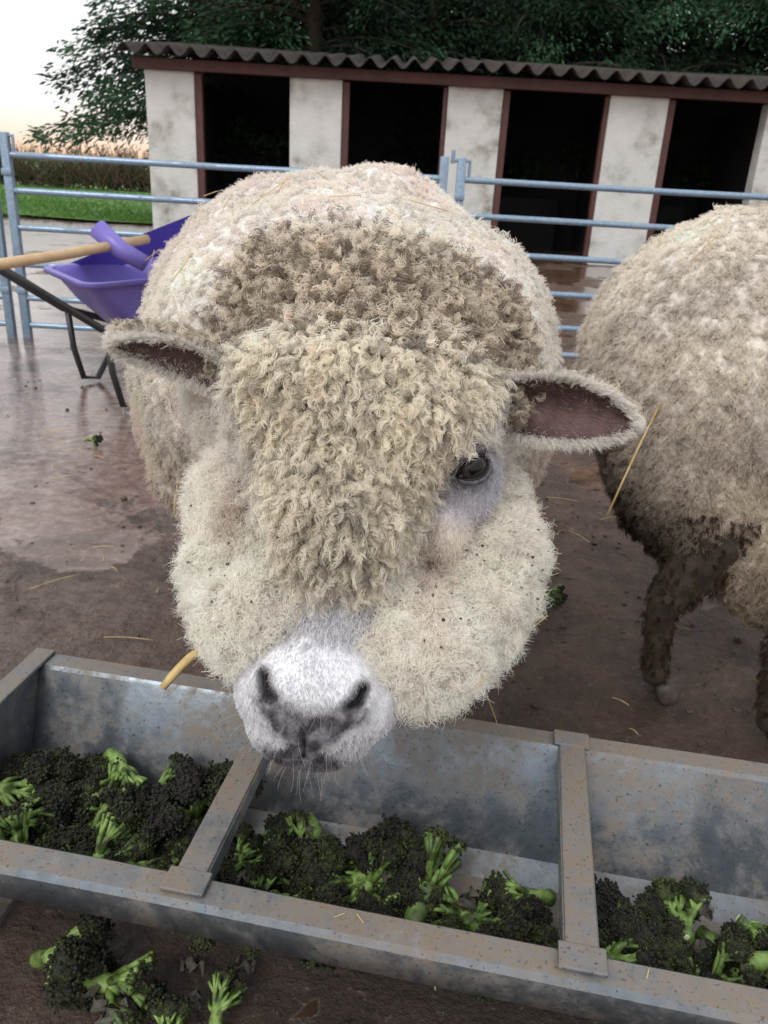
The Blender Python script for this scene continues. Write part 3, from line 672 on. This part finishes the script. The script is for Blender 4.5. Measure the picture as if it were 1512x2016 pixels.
for p,n_ in zip(P1,N1):
    t=norm(np.cross(n_,r.normal(size=3))); l=r.uniform(.02,.05); q=p+n_*.016; stalk(q-t*l,q+t*l,.0009)
P1,N1=sample(bme,16,83,lambda P: headreg(P)[1]*facemask(P)+1e-9)
for p,n_ in zip(P1,N1):
    t=norm(np.cross(n_,r.normal(size=3))); l=r.uniform(.006,.018); q=p+n_*.018; stalk(q-t*l,q+t*l,.0005)
st.obj('straw',[M_straw])
db=MB(); P1,N1=sample(bme,190,84,lambda P: headreg(P)[1]*facemask(P)*sm(-np.abs(toL(P)[:,1]+.06),-.08,-.02)+1e-9)
for p,n_ in zip(P1,N1): db.ico(p+n_*r.uniform(.009,.015),r.uniform(.0006,.0020),1,0,tuple(r.uniform(.6,1.3,3)))
db.obj('dirt_crumbs',[simple('mud_crumb',[(.3,(.03,.02,.015)),(.7,(.09,.06,.04))],100,.9,.2,.001)],sheep)
# ------------------------------------------------------------------ hurdles
def hurdle(name,x0,x1,y=4.29):
    e=empty(name); mb=MB()
    for x in (x0,x1): mb.box((x,y,.50),(.042,.042,1.0),0,None,.006)
    for z in (.90,.735,.56,.38,.21,.07): mb.tube([(x0,y,z),((x0+x1)/2,y,z-.004),(x1,y,z)],.015,12)
    mb.tube([(x0+.04,y,.90),(x0+.04,y,.985),(x0-.05,y,.985)],.009,8)
    for x in (x0,x1):
        for z in (.82,.25): mb.box((x,y-.024,z),(.05,.012,.03),0,None,.003)
    mb.tube([(x0-.045,y,.97),(x0-.045,y,1.03)],.010,8)
    o=mb.obj('frame',[M_galv2],e); auto_smooth(o,40)
hurdle('metal_hurdle',-1.955,.20); hurdle('metal_hurdle',.285,2.44); hurdle('metal_hurdle',2.53,4.6); hurdle('metal_hurdle',-4.2,-2.04)
# ------------------------------------------------------------------ shed
sh=empty('stable_block'); Y=10.5; zt=1.90
mb=MB()
pil=[(-3.06,-2.485),(-1.37,-.757),(.476,1.115),(2.36,3.04),(4.20,4.80),(6.0,6.6)]
for a,b_ in pil: mb.box(((a+b_)/2,Y+.11,zt/2),(b_-a,.22,zt),0,None,.012)
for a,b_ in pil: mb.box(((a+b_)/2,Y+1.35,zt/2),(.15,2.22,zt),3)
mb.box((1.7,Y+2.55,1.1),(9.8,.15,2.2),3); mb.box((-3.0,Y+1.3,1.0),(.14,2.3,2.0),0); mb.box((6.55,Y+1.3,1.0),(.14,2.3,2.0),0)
mb.box((1.75,Y-.03,zt+.05),(9.85,.09,.12),1,None,.008)
for a,b_ in pil[:-1]: mb.box((b_+.045,Y+.07,zt/2-.01),(.08,.10,zt-.02),1,None,.006)
for a,b_ in pil[2:4]: mb.box((a-.03,Y+.07,zt/2-.01),(.05,.10,zt-.02),1,None,.006)
for i in range(5):
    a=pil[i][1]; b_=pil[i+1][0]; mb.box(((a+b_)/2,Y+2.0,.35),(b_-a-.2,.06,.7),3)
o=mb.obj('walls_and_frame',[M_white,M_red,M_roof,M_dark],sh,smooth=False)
mb=MB(); nx=900; xs=np.linspace(-3.30,6.9,nx); ys_=np.linspace(Y-.32,Y+2.9,5); V=[]
for y in ys_:
    for x in xs: V.append((x,y,zt+.165+.048*math.sin(x*2*math.pi/.25)+(y-ys_[0])*.13+.012*math.sin(x*1.3)))
mb.raw(V,[(j*nx+i,j*nx+i+1,(j+1)*nx+i+1,(j+1)*nx+i) for j in range(4) for i in range(nx-1)])
o=mb.obj('corrugated_roof',[M_roof],sh); md=o.modifiers.new('s','SOLIDIFY'); md.thickness=.014
# ------------------------------------------------------------------ wheelbarrow
wb_=empty('wheelbarrow'); ee=Vector((.8,.6,0)).normalized(); qq=Vector((.6,-.8,0)).normalized()
MW=Matrix.Identity(4)
for i in range(3): MW[i][0]=ee[i];MW[i][1]=qq[i];MW[i][2]=(0,0,1)[i]
MW[0][3],MW[1][3]=-1.24,3.2
mb=MB()
def ring(s0,s1,hw_,z0,z1,n=8,rc=.07):
    pts=[]
    for cx,cy,a0 in ((s1-rc,hw_-rc,0),(s0+rc,hw_-rc,90),(s0+rc,-hw_+rc,180),(s1-rc,-hw_+rc,270)):
        for k in range(n):
            a=math.radians(a0+90*k/(n-1)); x=cx+rc*math.cos(a); y=cy+rc*math.sin(a); z=z0+(z1-z0)*(x-s0)/(s1-s0); pts.append(MW@Vector((x,y,z)))
    return pts
rings=[ring(-.06,.90,.29,.468,.525),ring(-.06,.90,.29,.482,.54),ring(-.04,.88,.27,.482,.54),ring(.04,.80,.23,.37,.40),ring(.15,.68,.18,.265,.28,8,.06),ring(.30,.55,.06,.26,.265,8,.05)]
V=[p for R_ in rings for p in R_]; m_=len(rings[0]); F=[(i*m_+j,i*m_+(j+1)%m_,(i+1)*m_+(j+1)%m_,(i+1)*m_+j) for i in range(len(rings)-1) for j in range(m_)]; F.append(tuple(range(5*m_,6*m_)))
mb.raw(V,F); o=mb.obj('tray',[M_purple],wb_); auto_smooth(o,50); md=o.modifiers.new('s','SOLIDIFY'); md.thickness=.004
mb=MB()
for s_ in (-1,1):
    mb.tube([MW@Vector(p) for p in ((-.40,s_*.25,.60),(-.2,s_*.25,.46),(0,s_*.25,.32),(.25,s_*.22,.245),(.7,s_*.12,.235),(1.05,s_*.06,.2))],.015,10)
    mb.tube([MW@Vector(p) for p in ((.02,s_*.25,.31),(.03,s_*.25,.15),(.06,s_*.25,.02),(.12,s_*.25,.013),(.25,s_*.22,.25))],.013,10)
    mb.tube([MW@Vector(p) for p in ((-.46,s_*.25,.64),(-.36,s_*.25,.57))],.021,10)
a=np.linspace(0,2*np.pi,25); tp=[MW@Vector((1.05+.15*math.cos(t),0,.19+.15*math.sin(t))) for t in a]; mb.tube(tp,.04,10,0,False); mb.tube([MW@Vector((1.05,-.07,.19)),MW@Vector((1.05,.07,.19))],.05,12)
mb.obj('frame_and_wheel',[M_black],wb_)
sv=empty('plastic_shovel'); mb=MB()
mb.tube([(-1.30,2.45,.575),(-1.12,2.80,.60),(-.94,3.14,.635)],.017,14,1)
mb.tube([(-1.075,3.00,.675),(-.99,2.99,.605),(-.905,2.98,.565)],[.036,.033,.030],18,0); mb.tube([(-1.080,2.998,.679),(-1.083,2.997,.682)],[.016,.016],14,2)
V=[]
for i in range(12):
    for j in range(8):
        u,v=i/11,j/7; V.append((-1.36+.56*u+.05*v,3.30+.25*v+.1*u,.49+.24*u*(1-.35*v)+.03*math.sin(v*3.14)-.04*v))
mb.raw(V,[(i*8+j,i*8+j+1,(i+1)*8+j+1,(i+1)*8+j) for i in range(11) for j in range(7)],0)
mb.obj('shovel_parts',[M_purple,M_wood,M_black],sv)
# ------------------------------------------------------------------ conifers
def conifer(name,x,y,hgt,rad,seed,nl=100,lo=1.35):
    r=np.random.default_rng(seed); e=empty(name); mb=MB()
    mb.tube([(x,y,0),(x+.05,y,hgt*.4),(x,y,hgt*.95)],[.2,.13,.03],10)
    Q=[];D=[];C=[]
    for i in range(nl):
        t=r.uniform(.0,1)**1.7; z0=lo+t*(hgt-1.4); a=r.uniform(0,6.28); R=rad*(1-.75*(z0/hgt)**1.6)*r.uniform(.75,1.15)
        s=np.linspace(0,1,7); dx,dy=math.cos(a),math.sin(a)
        px=x+dx*R*s; py=y+dy*R*s*.8; pz=z0+.35*R*s-.42*R*s**2+.0
        mb.tube(np.stack([px,py,pz],1),np.linspace(.035,.006,7),5)
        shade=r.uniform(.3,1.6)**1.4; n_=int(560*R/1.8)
        u=r.uniform(.15,1.06,n_); wd=.10+.30*np.sin(np.clip(u,0,1)*2.7)
        off=r.normal(0,1,(n_,3))*np.stack([wd,wd,wd*.45],1)*.5
        base=np.stack([np.interp(u,s,px),np.interp(u,s,py),np.interp(u,s,pz)],1)+off; base[:,2]-=.16*np.abs(r.normal(0,1,n_))
        dd=norm(np.array([dx,dy,-.6])+off*1.5+r.normal(0,.35,(n_,3))); Q.append(base);D.append(dd)
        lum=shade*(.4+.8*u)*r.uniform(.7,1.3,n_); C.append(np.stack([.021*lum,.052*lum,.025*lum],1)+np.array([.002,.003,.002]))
    Q=np.concatenate(Q);D=np.concatenate(D);C=np.concatenate(C)
    t1,t2=frames(D); rr=r.uniform(0,6.28,len(Q))[:,None]; sdv=t1*np.cos(rr)+t2*np.sin(rr); ln=r.uniform(.06,.15,len(Q))[:,None]; wd=ln*.15
    V=np.stack([Q,Q+D*ln*.5+sdv*wd,Q+D*ln,Q+D*ln*.5-sdv*wd],1).reshape(-1,3)
    me=bpy.data.meshes.new('foliage'); N=len(Q); me.vertices.add(4*N); me.vertices.foreach_set('co',V.ravel()); me.loops.add(4*N); me.loops.foreach_set('vertex_index',np.arange(4*N))
    me.polygons.add(N); me.polygons.foreach_set('loop_start',np.arange(N)*4); me.update(calc_edges=True); me.validate()
    setcol(me,np.repeat(C,4,axis=0)); me.materials.append(M_leaf); add_obj('foliage',me,e)
    mb.obj('trunk_and_limbs',[M_bark],e)
tx=[(-3.2,14.4,8,2.4),(-1.5,14.0,8.5,2.2),(.3,14.6,9,2.3),(2.0,14.0,8.5,2.2),(3.8,14.5,8.5,2.3),(5.6,14.1,8,2.2),(7.4,14.6,8.5,2.3),(-2.2,16.3,9,2.4),(-.4,16.2,9,2.3),(1.4,16.3,9,2.3),(3.2,16.5,9,2.3),(5,16.5,9,2.3)]
for i,(x,y,h,rd) in enumerate(tx): conifer('conifer_tree',x,y,h,rd,100+i)
# ------------------------------------------------------------------ hedge & grass tufts
hh_=Hair(); r=np.random.default_rng(9); N=8500
bx=r.uniform(-34,-4,N); by=27+r.uniform(-.5,.5,N); k=5; s=np.linspace(0,1,k)
lean=r.normal(0,.25,(N,2)); ht=r.uniform(.35,1.15,N)+.08*np.sin(bx*1.3)
z0=r.uniform(0,.35,N)
Pp=np.stack([bx[:,None]+lean[:,:1]*s*1.8+np.cumsum(r.normal(0,.05,(N,k)),1),by[:,None]+lean[:,1:]*s,z0[:,None]+(ht-z0*.3)[:,None]*s],2)
cc=np.array([.11,.075,.055])*r.uniform(.5,1.5,(N,1)); cc=np.where(r.uniform(0,1,(N,1))<.35,np.array([[.045,.065,.03]]),cc)
hh_.add(Pp,np.repeat(cc[:,None,:],k,1),np.tile(np.linspace(.012,.004,k),(N,1))); hh_.obj('hedge',M_twig)
gh=Hair(); N=16000; bx=r.uniform(-14,-2.7,N); by=13.2+r.uniform(0,1,N)**1.5*12; hgt=r.uniform(.03,.10,N); ln=r.normal(0,.03,(N,2))
Pp=np.stack([bx[:,None]+ln[:,:1]*s*2,by[:,None]+ln[:,1:]*s*2,.02+hgt[:,None]*s],2); cc=np.array([.09,.20,.035])*r.uniform(.6,1.4,(N,1)); gh.add(Pp,np.repeat(cc[:,None,:],k,1),np.tile(np.linspace(.006,.002,k),(N,1))); gh.obj('grass',M_blade)
print('done')
